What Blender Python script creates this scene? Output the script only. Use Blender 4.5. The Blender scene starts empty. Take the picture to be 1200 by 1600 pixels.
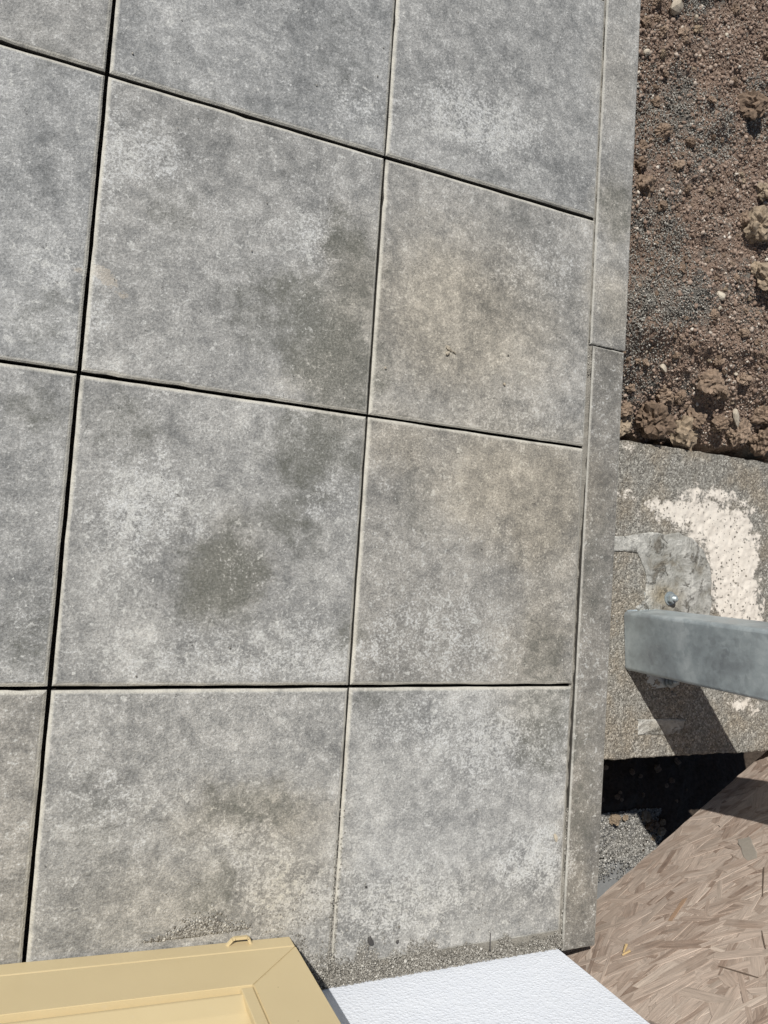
import bpy, bmesh, math, random
import numpy as np
from mathutils import Vector, Matrix, Quaternion, noise as mnoise

random.seed(7)
rng = np.random.default_rng(11)
scene = bpy.context.scene
col = scene.collection
R = math.radians

# ------------------------------------------------------------------ camera
cam_d = bpy.data.cameras.new('camera')
cam = bpy.data.objects.new('camera', cam_d)
col.objects.link(cam)
cam_d.sensor_fit = 'VERTICAL'
cam_d.sensor_height = 36.0
cam_d.lens = 36.0 * 1174.444 / 1600.0
cam_d.clip_start = 0.02
cam_d.clip_end = 500
cam.matrix_world = Matrix(((0.91487209, -0.08653336, -0.39436155, -0.0086568),
                           (0.06556944, 0.99563924, -0.06635624, -0.7703149),
                           (0.39838386, 0.03484940, 0.91655650, 1.2875004),
                           (0, 0, 0, 1)))
scene.camera = cam

# ------------------------------------------------------------------ sky, sun, exposure
SUN_EL, SUN_AZ = R(46), R(-38.5)          # azimuth measured from +Y towards +X
world = bpy.data.worlds.new('World')
scene.world = world
world.use_nodes = True
wn = world.node_tree
wn.nodes.clear()
sky = wn.nodes.new('ShaderNodeTexSky')
sky.sky_type = 'NISHITA'
sky.sun_disc = False
sky.sun_elevation = SUN_EL
sky.sun_rotation = SUN_AZ
bg = wn.nodes.new('ShaderNodeBackground')
bg.inputs['Strength'].default_value = 0.05
wo = wn.nodes.new('ShaderNodeOutputWorld')
wn.links.new(sky.outputs[0], bg.inputs[0])
wn.links.new(bg.outputs[0], wo.inputs[0])
sun_d = bpy.data.lights.new('sun', 'SUN')
sun_d.energy = 4.8
sun_d.angle = R(0.53)
sun_d.color = (1.0, 0.965, 0.90)
sun = bpy.data.objects.new('sun', sun_d)
col.objects.link(sun)
S = Vector((math.sin(SUN_AZ) * math.cos(SUN_EL), math.cos(SUN_AZ) * math.cos(SUN_EL), math.sin(SUN_EL)))
sun.rotation_euler = S.to_track_quat('Z', 'Y').to_euler()
sun.location = S * 20
scene.view_settings.view_transform = 'Standard'
scene.view_settings.look = 'None'
scene.view_settings.exposure = 0.0
scene.view_settings.gamma = 1.0
scene.view_settings.use_curve_mapping = False


# ------------------------------------------------------------------ node helper
class NT:
    def __init__(self, name):
        self.m = bpy.data.materials.new(name)
        self.m.use_nodes = True
        self.t = self.m.node_tree
        self.t.nodes.clear()
        self.out = self.t.nodes.new('ShaderNodeOutputMaterial')
        self.bsdf = self.t.nodes.new('ShaderNodeBsdfPrincipled')
        self.t.links.new(self.bsdf.outputs[0], self.out.inputs[0])
        self.geo = None

    def set(self, sock, v):
        if isinstance(v, bpy.types.NodeSocket):
            self.t.links.new(v, sock)
        elif v is not None:
            if sock.type == 'RGBA' and isinstance(v, (tuple, list)) and len(v) == 3:
                v = (*v, 1)
            sock.default_value = v

    def pos(self):
        if not self.geo:
            self.geo = self.t.nodes.new('ShaderNodeNewGeometry')
        return self.geo.outputs['Position']

    def island(self):
        self.pos()
        return self.geo.outputs['Random Per Island']

    def objrand(self):
        return self.t.nodes.new('ShaderNodeObjectInfo').outputs['Random']

    def coord(self, which):
        return self.t.nodes.new('ShaderNodeTexCoord').outputs[which]

    def math(self, op, a, b=None, c=None, clamp=False):
        n = self.t.nodes.new('ShaderNodeMath')
        n.operation = op
        n.use_clamp = clamp
        self.set(n.inputs[0], a)
        if b is not None: self.set(n.inputs[1], b)
        if c is not None: self.set(n.inputs[2], c)
        return n.outputs[0]

    def vec(self, op, a, b=None, scale=None):
        n = self.t.nodes.new('ShaderNodeVectorMath')
        n.operation = op
        self.set(n.inputs[0], a)
        if b is not None: self.set(n.inputs[1], b)
        if scale is not None: self.set(n.inputs[3], scale)
        return n.outputs[1] if op in ('LENGTH', 'DISTANCE', 'DOT_PRODUCT') else n.outputs[0]

    def noise(self, v, scale, detail=4, rough=0.55, dist=0.0, color=False):
        n = self.t.nodes.new('ShaderNodeTexNoise')
        self.set(n.inputs['Vector'], v)
        n.inputs['Scale'].default_value = scale
        n.inputs['Detail'].default_value = detail
        n.inputs['Roughness'].default_value = rough
        n.inputs['Distortion'].default_value = dist
        return n.outputs[1] if color else n.outputs[0]

    def voro(self, v, scale, feature='F1', rnd=1.0, out=0):
        n = self.t.nodes.new('ShaderNodeTexVoronoi')
        n.feature = feature
        self.set(n.inputs['Vector'], v)
        n.inputs['Scale'].default_value = scale
        n.inputs['Randomness'].default_value = rnd
        return n.outputs[out]

    def ss(self, v, lo, hi, a=0.0, b=1.0, smooth=True):
        n = self.t.nodes.new('ShaderNodeMapRange')
        n.interpolation_type = 'SMOOTHSTEP' if smooth else 'LINEAR'
        self.set(n.inputs[0], v)
        for i, q in enumerate((lo, hi, a, b)):
            self.set(n.inputs[i + 1], q)
        return n.outputs[0]

    def mix(self, f, a, b, mode='MIX'):
        n = self.t.nodes.new('ShaderNodeMix')
        n.data_type = 'RGBA'
        n.blend_type = mode
        self.set(n.inputs[0], f)
        self.set(n.inputs[6], a)
        self.set(n.inputs[7], b)
        return n.outputs[2]

    def ramp(self, f, stops):
        n = self.t.nodes.new('ShaderNodeValToRGB')
        r = n.color_ramp
        while len(r.elements) < len(stops):
            r.elements.new(0.5)
        for e, (p, c) in zip(r.elements, stops):
            e.position = p
            e.color = (*c, 1) if len(c) == 3 else c
        self.set(n.inputs[0], f)
        return n.outputs[0]

    def bump(self, h, strength=1.0, dist=0.001, normal=None):
        n = self.t.nodes.new('ShaderNodeBump')
        n.inputs['Strength'].default_value = strength
        n.inputs['Distance'].default_value = dist
        self.set(n.inputs['Height'], h)
        if normal is not None: self.set(n.inputs['Normal'], normal)
        return n.outputs[0]

    def blobs(self, v, lst):
        """sum of soft elliptical stains, each at its own place on the surface"""
        acc = None
        for (x, y, rx, ry, s) in lst:
            d = self.vec('SUBTRACT', v, (x, y, 0))
            d = self.vec('MULTIPLY', d, (1 / rx, 1 / ry, 0))
            l = self.vec('LENGTH', d)
            m = self.ss(l, 1.35, 0.25, 0.0, s)
            acc = m if acc is None else self.math('ADD', acc, m)
        return self.math('MINIMUM', acc, 1.0)

    def done(self, color=None, rough=0.8, normal=None, metallic=0.0, spec=None):
        b = self.bsdf
        self.set(b.inputs['Base Color'], color)
        self.set(b.inputs['Roughness'], rough)
        self.set(b.inputs['Metallic'], metallic)
        if normal is not None: self.set(b.inputs['Normal'], normal)
        if spec is not None: b.inputs['Specular IOR Level'].default_value = spec
        return self.m


# stains that sit at fixed places of this terrace (world x, y, radii, strength)
DARK = [(0.255, -0.81, 0.08, 0.105, 0.95), (0.405, -0.585, 0.10, 0.075, 0.85), (0.365, -0.695, 0.07, 0.042, 0.5), (0.081, -0.581, 0.071, 0.057, 0.45), (0.435, -0.42, 0.11, 0.11, 0.75), (0.33, -0.344, 0.13, 0.09, 0.55), (0.46, -0.25, 0.06, 0.13, 0.5), (0.132, -0.202, 0.064, 0.055, 0.35), (0.426, -0.183, 0.057, 0.042, 0.4), (0.496, -0.903, 0.038, 0.046, 0.5), (0.332, -1.2, 0.128, 0.048, 0.55), (0.283, -1.338, 0.049, 0.057, 0.5), (0.938, -1.079, 0.105, 0.115, 0.55), (0.905, -0.919, 0.096, 0.077, 0.35), (0.618, -0.658, 0.083, 0.073, 0.3), (-0.054, -0.569, 0.065, 0.05, 0.4), (-0.058, -0.426, 0.065, 0.071, 0.35), (-0.04, -0.936, 0.055, 0.087, 0.35), (0.401, -0.747, 0.073, 0.057, 0.3), (0.087, -1.224, 0.059, 0.099, 0.25), (1.048, 0.029, 0.071, 0.078, 0.5), (1.043, -1.232, 0.05, 0.194, 0.35), (1.041, -0.769, 0.051, 0.161, 0.3), (0.169, 0.002, 0.089, 0.068, 0.2), (0.408, 0.152, 0.077, 0.11, 0.2), (0.772, -0.041, 0.109, 0.093, 0.2), (0.367, -0.298, 0.049, 0.07, 0.35), (0.57, -1.019, 0.079, 0.047, 0.3), (0.146, -0.881, 0.062, 0.062, 0.15), (-0.092, 0.016, 0.056, 0.042, 0.3)]
TAN = [(0.684, -0.284, 0.26, 0.20, 1.0), (0.838, -0.599, 0.24, 0.15, 1.0), (0.563, -0.542, 0.081, 0.072, 0.6), (1.06, -0.184, 0.089, 0.112, 0.8), (0.428, -0.453, 0.101, 0.094, 0.5), (1.048, 0.029, 0.071, 0.1, 0.5), (0.927, -0.775, 0.097, 0.195, 0.5), (0.322, -1.21, 0.151, 0.064, 0.6), (0.43, -1.283, 0.097, 0.131, 0.5), (0.666, -1.442, 0.627, 0.104, 0.35), (1.022, -1.295, 0.049, 0.205, 0.4), (0.893, -0.983, 0.095, 0.152, 0.4), (0.266, -0.789, 0.079, 0.108, 0.35), (0.438, -0.259, 0.077, 0.143, 0.35), (1.031, 0.331, 0.071, 0.116, 0.3), (0.257, -1.34, 0.227, 0.083, 0.4)]
LITE = [(0.072, -0.117, 0.083, 0.065, 0.6), (0.371, -0.19, 0.074, 0.071, 0.6), (0.701, 0.128, 0.169, 0.079, 0.8), (0.131, -0.692, 0.094, 0.084, 0.7), (0.087, -0.769, 0.06, 0.093, 0.5), (0.415, -0.939, 0.149, 0.056, 0.6), (0.183, -0.953, 0.129, 0.042, 0.5), (0.683, -0.911, 0.174, 0.097, 0.5), (0.825, -1.108, 0.17, 0.087, 0.7), (0.411, -1.346, 0.096, 0.054, 0.8), (0.623, -1.402, 0.179, 0.08, 0.7), (0.931, -1.35, 0.111, 0.075, 0.8), (0.112, -1.176, 0.09, 0.06, 0.4), (0.277, -0.789, 0.05, 0.065, 0.5), (-0.056, -0.343, 0.056, 0.041, 0.4), (0.439, 0.087, 0.078, 0.061, 0.5), (0.857, -0.143, 0.13, 0.081, 0.4), (0.815, -0.471, 0.158, 0.065, 0.3), (0.419, -0.665, 0.074, 0.034, 0.4), (0.009, -0.092, 0.029, 0.212, 0.4), (0.006, -0.393, 0.019, 0.124, 0.6), (0.64, -1.067, 0.111, 0.059, 0.4), (-0.026, -0.887, 0.037, 0.078, 0.3), (0.326, -1.263, 0.091, 0.064, 0.5)]
WHITE = [(1.645, -0.76, 0.07, 0.12, 0.72), (1.58, -0.59, 0.16, 0.06, 0.62), (1.507, -0.585, 0.14, 0.045, 0.55), (1.63, -0.65, 0.12, 0.09, 0.7), (1.735, -0.66, 0.055, 0.12, 0.9), (1.74, -0.80, 0.06, 0.13, 1), (1.67, -0.82, 0.05, 0.10, 0.6), (1.62, -0.530, 0.15, 0.02, 0.62), (1.31, -0.55, 0.041, 0.019, 0.7), (1.735, -1.095, 0.10, 0.03, 0.75), (1.767, -0.889, 0.06, 0.07, 0.95), (1.41, -0.60, 0.086, 0.04, 0.45), (1.307, -0.441, 0.052, 0.02, 0.55)]


# ------------------------------------------------------------------ materials
def concrete_mat(name, rect=None, kerb=False, bright=1.0, warm=0.0):
    """rect = (x0, x1, y0, y1) of the piece: only the stains that reach it are laid on it"""
    n = NT(name)
    p = n.pos()
    r = n.objrand()
    off = n.vec('SCALE', (13.1, 7.7, 3.3), scale=r)
    q = n.vec('ADD', p, off)
    n1 = n.noise(q, 7.0, 4, 0.65, 0.4)
    n2 = n.noise(q, 34, 6, 0.74, 0.3)
    n3 = n.noise(q, 210, 3, 0.68)
    n4 = n.noise(q, 360, 2, 0.75)
    tone = n.math('ADD', n.math('MULTIPLY', n1, 0.33), n.math('ADD', n.math('MULTIPLY', n2, 0.40), n.math('MULTIPLY', n3, 0.27)))
    k = bright * 1.13
    st = [(0.37, (0.108, 0.112, 0.114)), (0.445, (0.172, 0.176, 0.177)), (0.51, (0.240, 0.243, 0.241)), (0.565, (0.302, 0.304, 0.300)), (0.64, (0.40, 0.40, 0.388))]
    st = [(a_, (c_[0] * k * (1 + 0.09 * warm), c_[1] * k, c_[2] * k * (1 - 0.12 * warm))) for a_, c_ in st]
    base = n.ramp(tone, st)
    w = n.vec('SCALE', n.vec('SUBTRACT', n.noise(p, 12, 6, 0.72, 0, True), (0.5, 0.5, 0.5)), scale=0.15)
    w2 = n.vec('SCALE', n.vec('SUBTRACT', n.noise(p, 110, 4, 0.7, 0, True), (0.5, 0.5, 0.5)), scale=0.038)
    ps = n.vec('ADD', n.vec('ADD', p, w), w2)
    def near(lst):
        if rect is None: return []
        return [b for b in lst if b[0] + 1.4 * b[2] + 0.05 > rect[0] and b[0] - 1.4 * b[2] - 0.05 < rect[1]
                and b[1] + 1.4 * b[3] + 0.05 > rect[2] and b[1] - 1.4 * b[3] - 0.05 < rect[3]]
    D_, T_, L_ = near(DARK), near(TAN), near(LITE)
    dark = n.blobs(ps, D_) if D_ else 0.0
    tan = n.blobs(ps, T_) if T_ else 0.0
    lite = n.blobs(ps, L_) if L_ else 0.0
    c = base
    if T_:
        c = n.mix(n.math('MULTIPLY', tan, 0.70), c, n.mix(1.0, c, (1.085, 1.0, 0.86), 'MULTIPLY'))
    fl = n.math('ADD', n.math('ADD', n.math('MULTIPLY', n3, 0.62), n.math('MULTIPLY', n2, 0.38)), n.math('MULTIPLY', lite, 0.13))
    if D_:
        dk = n.ss(n.math('ADD', n.math('MULTIPLY', dark, 1.25), n.math('MULTIPLY', n.math('SUBTRACT', 0.5, n2), 2.2)), -0.1, 1.25)
        dk = n.math('MULTIPLY', n.math('MULTIPLY', dk, n.math('MINIMUM', n.math('MULTIPLY', dark, 3.0), 1.0)), n.ss(n3, 0.45, 0.70, 1.0, 0.5))
        c = n.mix(n.math('MULTIPLY', dk, 0.78), c, (0.102, 0.103, 0.086))
        fl = n.math('SUBTRACT', fl, n.math('MULTIPLY', dark, 0.07))
    # lime bloom: fine flecks that crowd where the bloom is strong
    bloom = n.ss(fl, 0.54, 0.67)
    bcol = n.mix(tan, (0.48, 0.488, 0.485), (0.50, 0.47, 0.41))
    c = n.mix(n.math('MULTIPLY', bloom, n.ss(n2, 0.35, 0.62, 0.45, 0.88)), c, bcol)
    # thicker crusts of lime where the bloom is old
    n5 = n.noise(q, 78, 5, 0.66, 0.4)
    cr = n.math('ADD', n.math('ADD', n.math('MULTIPLY', n5, 0.75), n.math('MULTIPLY', n1, 0.25)), n.math('MULTIPLY', lite, 0.075))
    if D_: cr = n.math('SUBTRACT', cr, n.math('MULTIPLY', dark, 0.035))
    crust = n.math('MULTIPLY', n.ss(cr, 0.575, 0.62), n.ss(n3, 0.30, 0.55, 0.35, 0.75))
    c = n.mix(crust, c, n.mix(tan, (0.46, 0.462, 0.445), (0.50, 0.465, 0.39)))
    # sandy grain
    g = n.ss(n4, 0.28, 0.72, 0.68, 1.32, False)
    gv = n.t.nodes.new('ShaderNodeCombineColor')
    for i in range(3): n.set(gv.inputs[i], g)
    c = n.mix(1.0, c, gv.outputs[0], 'MULTIPLY')
    # dried cement smear across the left joint
    if rect and rect[0] < 0.03 < rect[1] + 0.06 and rect[2] < -0.33 < rect[3]:
        sm = n.blobs(n.vec('ADD', p, n.vec('SCALE', w2, scale=0.8)), [(0.018, -0.332, 0.022, 0.012, 1), (0.034, -0.345, 0.014, 0.010, 0.9), (0.055, -0.362, 0.014, 0.006, 0.7), (-0.016, -0.336, 0.010, 0.005, 0.9)])
        sm = n.math('MULTIPLY', n.ss(sm, 0.35, 0.6), n.ss(n3, 0.35, 0.5, 0.4, 1.0))
        c = n.mix(n.math('MULTIPLY', sm, 0.38), c, (0.45, 0.39, 0.31))
    # cement-rich arrises, paled further to look sunlit; near-black flanks
    att = n.t.nodes.new('ShaderNodeAttribute')
    att.attribute_name = 'rim'
    rim = n.math('MULTIPLY', att.outputs['Fac'], n.ss(n2, 0.3, 0.6, 0.45, 0.95))
    c = n.mix(rim, c, (0.52, 0.50, 0.44) if not kerb else (0.40, 0.39, 0.355))
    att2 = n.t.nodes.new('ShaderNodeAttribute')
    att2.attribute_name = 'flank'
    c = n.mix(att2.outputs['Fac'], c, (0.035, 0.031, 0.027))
    # air holes
    vq = n.vec('ADD', q, w2)
    vn = n.t.nodes.new('ShaderNodeTexVoronoi')
    n.set(vn.inputs['Vector'], vq)
    vn.inputs['Scale'].default_value = 46
    sep = n.t.nodes.new('ShaderNodeSeparateColor')
    n.set(sep.inputs[0], vn.outputs[1])
    rad = n.ss(sep.outputs[0], 0.82, 1.0, 0.0, 0.13, False)
    hole = n.ss(n.math('SUBTRACT', vn.outputs[0], rad), 0.0, -0.02)
    h = n.math('ADD', n.math('MULTIPLY', n4, 0.6), n.math('MULTIPLY', n3, 0.9))
    h = n.math('SUBTRACT', h, n.math('MULTIPLY', hole, 4.0))
    c = n.mix(n.math('MULTIPLY', hole, 0.6), c, (0.06, 0.055, 0.05))
    nb = n.bump(h, 0.75, 0.0022)
    return n.done(c, n.ss(n3, 0.3, 0.7, 0.60, 0.9), nb, spec=0.35)


def grain_mat(name, stops, bumpscale=900, rough=0.9, obj=False, fine=0.35):
    n = NT(name)
    p = n.pos()
    r = n.math('FRACT', n.math('ADD', n.objrand(), n.island())) if obj else n.island()
    c = n.ramp(r, stops)
    nz = n.noise(p, bumpscale * 0.25, 5, 0.7)
    f = n.ss(nz, 0.3, 0.7, 1 - fine, 1 + fine, False)
    gv = n.t.nodes.new('ShaderNodeCombineColor')
    for i in range(3): n.set(gv.inputs[i], f)
    c = n.mix(1.0, c, gv.outputs[0], 'MULTIPLY')
    return n.done(c, rough, n.bump(n.noise(p, bumpscale, 4, 0.7), 0.7, 0.0014), spec=0.25)


M_CRUMB = grain_mat('soil_crumbs', [(0, (0.155, 0.108, 0.082)), (0.4, (0.25, 0.18, 0.14)), (0.75, (0.32, 0.243, 0.195)), (0.93, (0.39, 0.315, 0.26)), (1, (0.62, 0.57, 0.50))])
M_GRITL = grain_mat('pale_grit', [(0, (0.13, 0.12, 0.105)), (0.4, (0.245, 0.23, 0.203)), (0.85, (0.35, 0.335, 0.30)), (1, (0.54, 0.52, 0.475))])
M_GRIT = grain_mat('grey_grit', [(0, (0.11, 0.105, 0.095)), (0.45, (0.215, 0.205, 0.188)), (0.85, (0.34, 0.33, 0.305)), (1, (0.56, 0.545, 0.51))])
M_CLOD = grain_mat('soil_clod', [(0, (0.16, 0.115, 0.083)), (0.5, (0.215, 0.158, 0.116)), (1, (0.265, 0.20, 0.15))], 420, 0.95, True, 0.5)
M_CLODT = grain_mat('tan_clod', [(0, (0.24, 0.185, 0.13)), (1, (0.31, 0.25, 0.185))], 420, 0.95, True, 0.45)
M_PALE = grain_mat('pale_stone', [(0, (0.38, 0.33, 0.26)), (1, (0.52, 0.47, 0.39))], 300, 0.8, True, 0.2)


def soil_mat():
    n = NT('brown_soil')
    p = n.pos()
    a = n.noise(p, 7, 6, 0.6)
    b = n.noise(p, 120, 8, 0.75)
    c = n.ramp(b, [(0.3, (0.14, 0.098, 0.075)), (0.5, (0.23, 0.167, 0.13)), (0.7, (0.31, 0.238, 0.19))])
    g = n.ramp(b, [(0.3, (0.07, 0.065, 0.057)), (0.6, (0.17, 0.16, 0.145)), (0.75, (0.28, 0.27, 0.25))])
    c = n.mix(n.ss(a, 0.5, 0.62), c, g)
    return n.done(c, 0.95, n.bump(b, 1.0, 0.006), spec=0.2)


M_SOIL = soil_mat()


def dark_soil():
    n = NT('dark_pit_soil')
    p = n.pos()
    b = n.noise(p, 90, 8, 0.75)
    c = n.ramp(b, [(0.3, (0.03, 0.023, 0.018)), (0.7, (0.09, 0.07, 0.055))])  # pit soil coloured much darker than the open soil
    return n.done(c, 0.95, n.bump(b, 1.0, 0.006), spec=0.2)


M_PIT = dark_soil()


def footing_mat():
    n = NT('rough_footing_concrete')
    p = n.pos()
    w = n.vec('SCALE', n.vec('SUBTRACT', n.noise(p, 160, 3, 0.6, 0, True), (0.5, 0.5, 0.5)), scale=0.006)
    pv = n.vec('ADD', p, w)
    vd = n.voro(pv, 250)
    vc = n.voro(pv, 250, out=1)
    sep = n.t.nodes.new('ShaderNodeSeparateColor')
    n.set(sep.inputs[0], vc)
    c = n.ramp(sep.outputs[0], [(0, (0.13, 0.123, 0.108)), (0.5, (0.225, 0.215, 0.193)), (0.85, (0.31, 0.30, 0.272)), (1, (0.46, 0.445, 0.405))])
    big = n.noise(p, 9, 5, 0.6)
    c = n.mix(n.ss(big, 0.4, 0.65, 0, 0.5), c, n.mix(1.0, c, (1.1, 0.95, 0.78), 'MULTIPLY'))
    w3 = n.vec('SCALE', n.vec('SUBTRACT', n.noise(p, 22, 7, 0.7, 0, True), (0.5, 0.5, 0.5)), scale=0.13)
    wb = n.blobs(n.vec('ADD', p, w3), WHITE)
    vh = n.t.nodes.new('ShaderNodeTexVoronoi')
    n.set(vh.inputs['Vector'], pv)
    vh.inputs['Scale'].default_value = 110
    sh = n.t.nodes.new('ShaderNodeSeparateColor')
    n.set(sh.inputs[0], vh.outputs[1])
    hole_ = n.ss(n.math('SUBTRACT', vh.outputs[0], n.ss(sh.outputs[0], 0.35, 1.0, 0.0, 0.42, False)), 0.0, -0.10)
    pore = n.math('SUBTRACT', n.noise(p, 48, 6, 0.72), n.math('MULTIPLY', hole_, 0.45))
    wm = n.ss(n.math('ADD', n.math('MULTIPLY', wb, 0.36), n.math('MULTIPLY', pore, 1.05)), 0.66, 0.80)
    c = n.mix(wm, c, n.mix(n.noise(p, 30, 4, 0.6), (0.56, 0.51, 0.45), (0.72, 0.68, 0.62)))
    h = n.math('MULTIPLY', n.ss(vd, 0.0, 0.75, 1.0, 0.0), n.math('SUBTRACT', 1.0, n.math('MULTIPLY', wm, 0.85)))
    h = n.math('ADD', h, n.math('MULTIPLY', wm, 1.1))
    h = n.math('ADD', h, n.math('MULTIPLY', n.noise(p, 500, 4, 0.7), 0.4))
    return n.done(c, 0.92, n.bump(h, 0.8, 0.0022), spec=0.25)


M_FOOT = footing_mat()


def grout_mat():
    n = NT('smooth_grout')
    p = n.pos()
    a = n.noise(p, 16, 6, 0.65, 0.4)
    b = n.noise(p, 120, 6, 0.7)
    c = n.ramp(a, [(0.32, (0.19, 0.17, 0.135)), (0.45, (0.29, 0.285, 0.26)), (0.56, (0.40, 0.395, 0.37)), (0.66, (0.58, 0.57, 0.53))])
    tanb = n.blobs(n.vec('ADD', p, n.vec('SCALE', n.vec('SUBTRACT', n.noise(p, 40, 4, 0.6, 0, True), (0.5, 0.5, 0.5)), scale=0.04)), [(1.44, -0.81, 0.07, 0.035, 0.9), (1.46, -1.14, 0.07, 0.02, 0.5)])
    c = n.mix(n.math('MULTIPLY', tanb, 0.6), c, (0.30, 0.245, 0.16))
    rough_ = n.ss(n.noise(p, 26, 6, 0.7, 0.6), 0.54, 0.62)
    c = n.mix(n.math('MULTIPLY', rough_, n.ss(b, 0.40, 0.60, 1.0, 0.2)), c, (0.16, 0.145, 0.12))
    g = n.ss(b, 0.3, 0.7, 0.8, 1.2, False)
    gv = n.t.nodes.new('ShaderNodeCombineColor')
    for i in range(3): n.set(gv.inputs[i], g)
    c = n.mix(1.0, c, gv.outputs[0], 'MULTIPLY')
    h = n.math('ADD', n.math('MULTIPLY', a, 5.0), n.math('MULTIPLY', b, n.math('ADD', 0.8, n.math('MULTIPLY', rough_, 2.0))))
    return n.done(c, 0.75, n.bump(h, 0.9, 0.004), spec=0.35)


M_GROUT = grout_mat()


def galv_mat(name, val=0.30):
    n = NT(name)
    p = n.pos()
    w = n.vec('SCALE', n.vec('SUBTRACT', n.noise(p, 30, 4, 0.6, 0, True), (0.5, 0.5, 0.5)), scale=0.03)
    cell = n.voro(n.vec('ADD', p, w), 85, out=1)
    sep = n.t.nodes.new('ShaderNodeSeparateColor')
    n.set(sep.inputs[0], cell)
    a = n.noise(p, 10, 6, 0.65)
    t = n.math('ADD', n.math('MULTIPLY', sep.outputs[0], 0.09), n.math('MULTIPLY', a, 0.91))
    c = n.ramp(t, [(0.30, (val * 0.66, val * 0.72, val * 0.78)), (0.5, (val * 0.95, val * 1.08, val * 1.14)), (0.70, (val * 1.3, val * 1.42, val * 1.46))])
    # white rust flecks
    fl = n.ss(n.noise(p, 45, 6, 0.72, 1.2), 0.60, 0.70, 0, 0.5)
    c = n.mix(fl, c, (0.5, 0.52, 0.52))
    return n.done(c, n.ss(t, 0.3, 0.7, 0.34, 0.55), n.bump(a, 0.15, 0.001), metallic=0.55)


M_GALV = galv_mat('galvanised_steel', 0.44)
M_BOLT = galv_mat('zinc_bolt', 0.34)


def eps_mat():
    n = NT('white_polystyrene')
    p = n.pos()
    w = n.vec('SCALE', n.vec('SUBTRACT', n.noise(p, 120, 2, 0.5, 0, True), (0.5, 0.5, 0.5)), scale=0.006)
    d = n.voro(n.vec('ADD', p, w), 170)
    c = n.mix(n.noise(p, 25, 4, 0.6), (0.68, 0.715, 0.785), (0.75, 0.78, 0.835))
    h = n.math('ADD', n.ss(d, 0.0, 0.7, 1.0, 0.0), n.math('MULTIPLY', n.noise(p, 70, 4, 0.6), 1.6))
    return n.done(c, 0.7, n.bump(h, 0.32, 0.0022), spec=0.4)


M_EPS = eps_mat()


def paint_mat():
    n = NT('beige_shutter_paint')
    p = n.pos()
    a = n.noise(p, 14, 5, 0.6)
    c = n.mix(a, (0.55, 0.445, 0.26), (0.59, 0.485, 0.29))
    speck = n.math('MULTIPLY', n.ss(n.voro(p, 38), 0.05, 0.03), 0.6)
    c = n.mix(speck, c, (0.2, 0.15, 0.08))
    dust = n.ss(n.noise(p, 60, 6, 0.7), 0.6, 0.75, 0, 0.2)
    c = n.mix(dust, c, (0.55, 0.50, 0.40))
    return n.done(c, n.ss(a, 0.3, 0.7, 0.36, 0.5), n.bump(n.noise(p, 500, 3, 0.6), 0.12, 0.0006), spec=0.45)


M_PAINT = paint_mat()


def plain(name, c, rough=0.7, var=0.25, scale=80, bump=0.3, bdist=0.001):
    n = NT(name)
    p = n.pos()
    a = n.noise(p, scale, 5, 0.65)
    cc = n.mix(a, tuple(v * (1 - var) for v in c), tuple(v * (1 + var) for v in c))
    return n.done(cc, rough, n.bump(a, bump, bdist))


M_SEAM = plain('shutter_seam', (0.20, 0.145, 0.07), 0.6)
M_LEDGE = plain('grey_foundation_coat', (0.21, 0.21, 0.205), 0.8, 0.3, 30, 0.5, 0.004)
M_JOINT = plain('joint_sand', (0.25, 0.235, 0.205), 0.95, 0.6, 330, 1.0, 0.003)
M_BED = plain('bedding_sand', (0.14, 0.125, 0.105), 0.95, 0.4, 200, 1.0, 0.003)
M_DARKSTONE = plain('dark_chip', (0.045, 0.042, 0.04), 0.7)
M_MORTAR = plain('mortar_flake', (0.42, 0.37, 0.29), 0.9, 0.3, 300, 1.0, 0.002)
M_NAIL = plain('dull_iron', (0.05, 0.047, 0.045), 0.55)
M_SPLINT = plain('yellow_wood', (0.50, 0.36, 0.18), 0.7, 0.25, 150)
M_GROUND = plain('far_ground', (0.14, 0.11, 0.085), 0.95, 0.4, 3, 0.8, 0.02)


def osb_mat(name, plate=False):
    n = NT(name)
    p = n.pos()
    r = n.math('FRACT', n.math('ADD', n.objrand(), n.island()))
    uv = n.coord('UV')
    st = n.vec('MULTIPLY', uv, (12, 140, 1))
    off = n.vec('ADD', st, n.vec('SCALE', (31, 17, 9), scale=r))
    g = n.noise(off, 1.0, 6, 0.65, 0.6)
    c = n.ramp(r, [(0, (0.27, 0.195, 0.152)), (0.16, (0.37, 0.283, 0.228)), (0.5, (0.46, 0.365, 0.30)), (0.8, (0.53, 0.432, 0.362)), (0.93, (0.39, 0.315, 0.26)), (1, (0.60, 0.50, 0.42))])
    g2 = n.noise(n.vec('ADD', n.vec('MULTIPLY', uv, (30, 600, 1)), n.vec('SCALE', (11, 5, 3), scale=r)), 1.0, 3, 0.6, 0.3)
    g = n.math('ADD', n.math('MULTIPLY', g, 0.6), n.math('MULTIPLY', g2, 0.4))
    f = n.ss(g, 0.34, 0.66, 0.56, 1.26, False)
    gv = n.t.nodes.new('ShaderNodeCombineColor')
    for i in range(3): n.set(gv.inputs[i], f)
    c = n.mix(1.0, c, gv.outputs[0], 'MULTIPLY')
    c = n.mix(n.ss(n.noise(p, 14, 5, 0.6), 0.42, 0.68, 0, 0.4), c, (0.46, 0.385, 0.325))
    return n.done(c, 0.72, n.bump(g, 0.5, 0.0014), spec=0.3)


M_OSB = osb_mat('weathered_wood_strand')


# ------------------------------------------------------------------ mesh helpers
def link(o, parent=None):
    col.objects.link(o)
    if parent is not None:
        o.parent = parent
    return o


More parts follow.
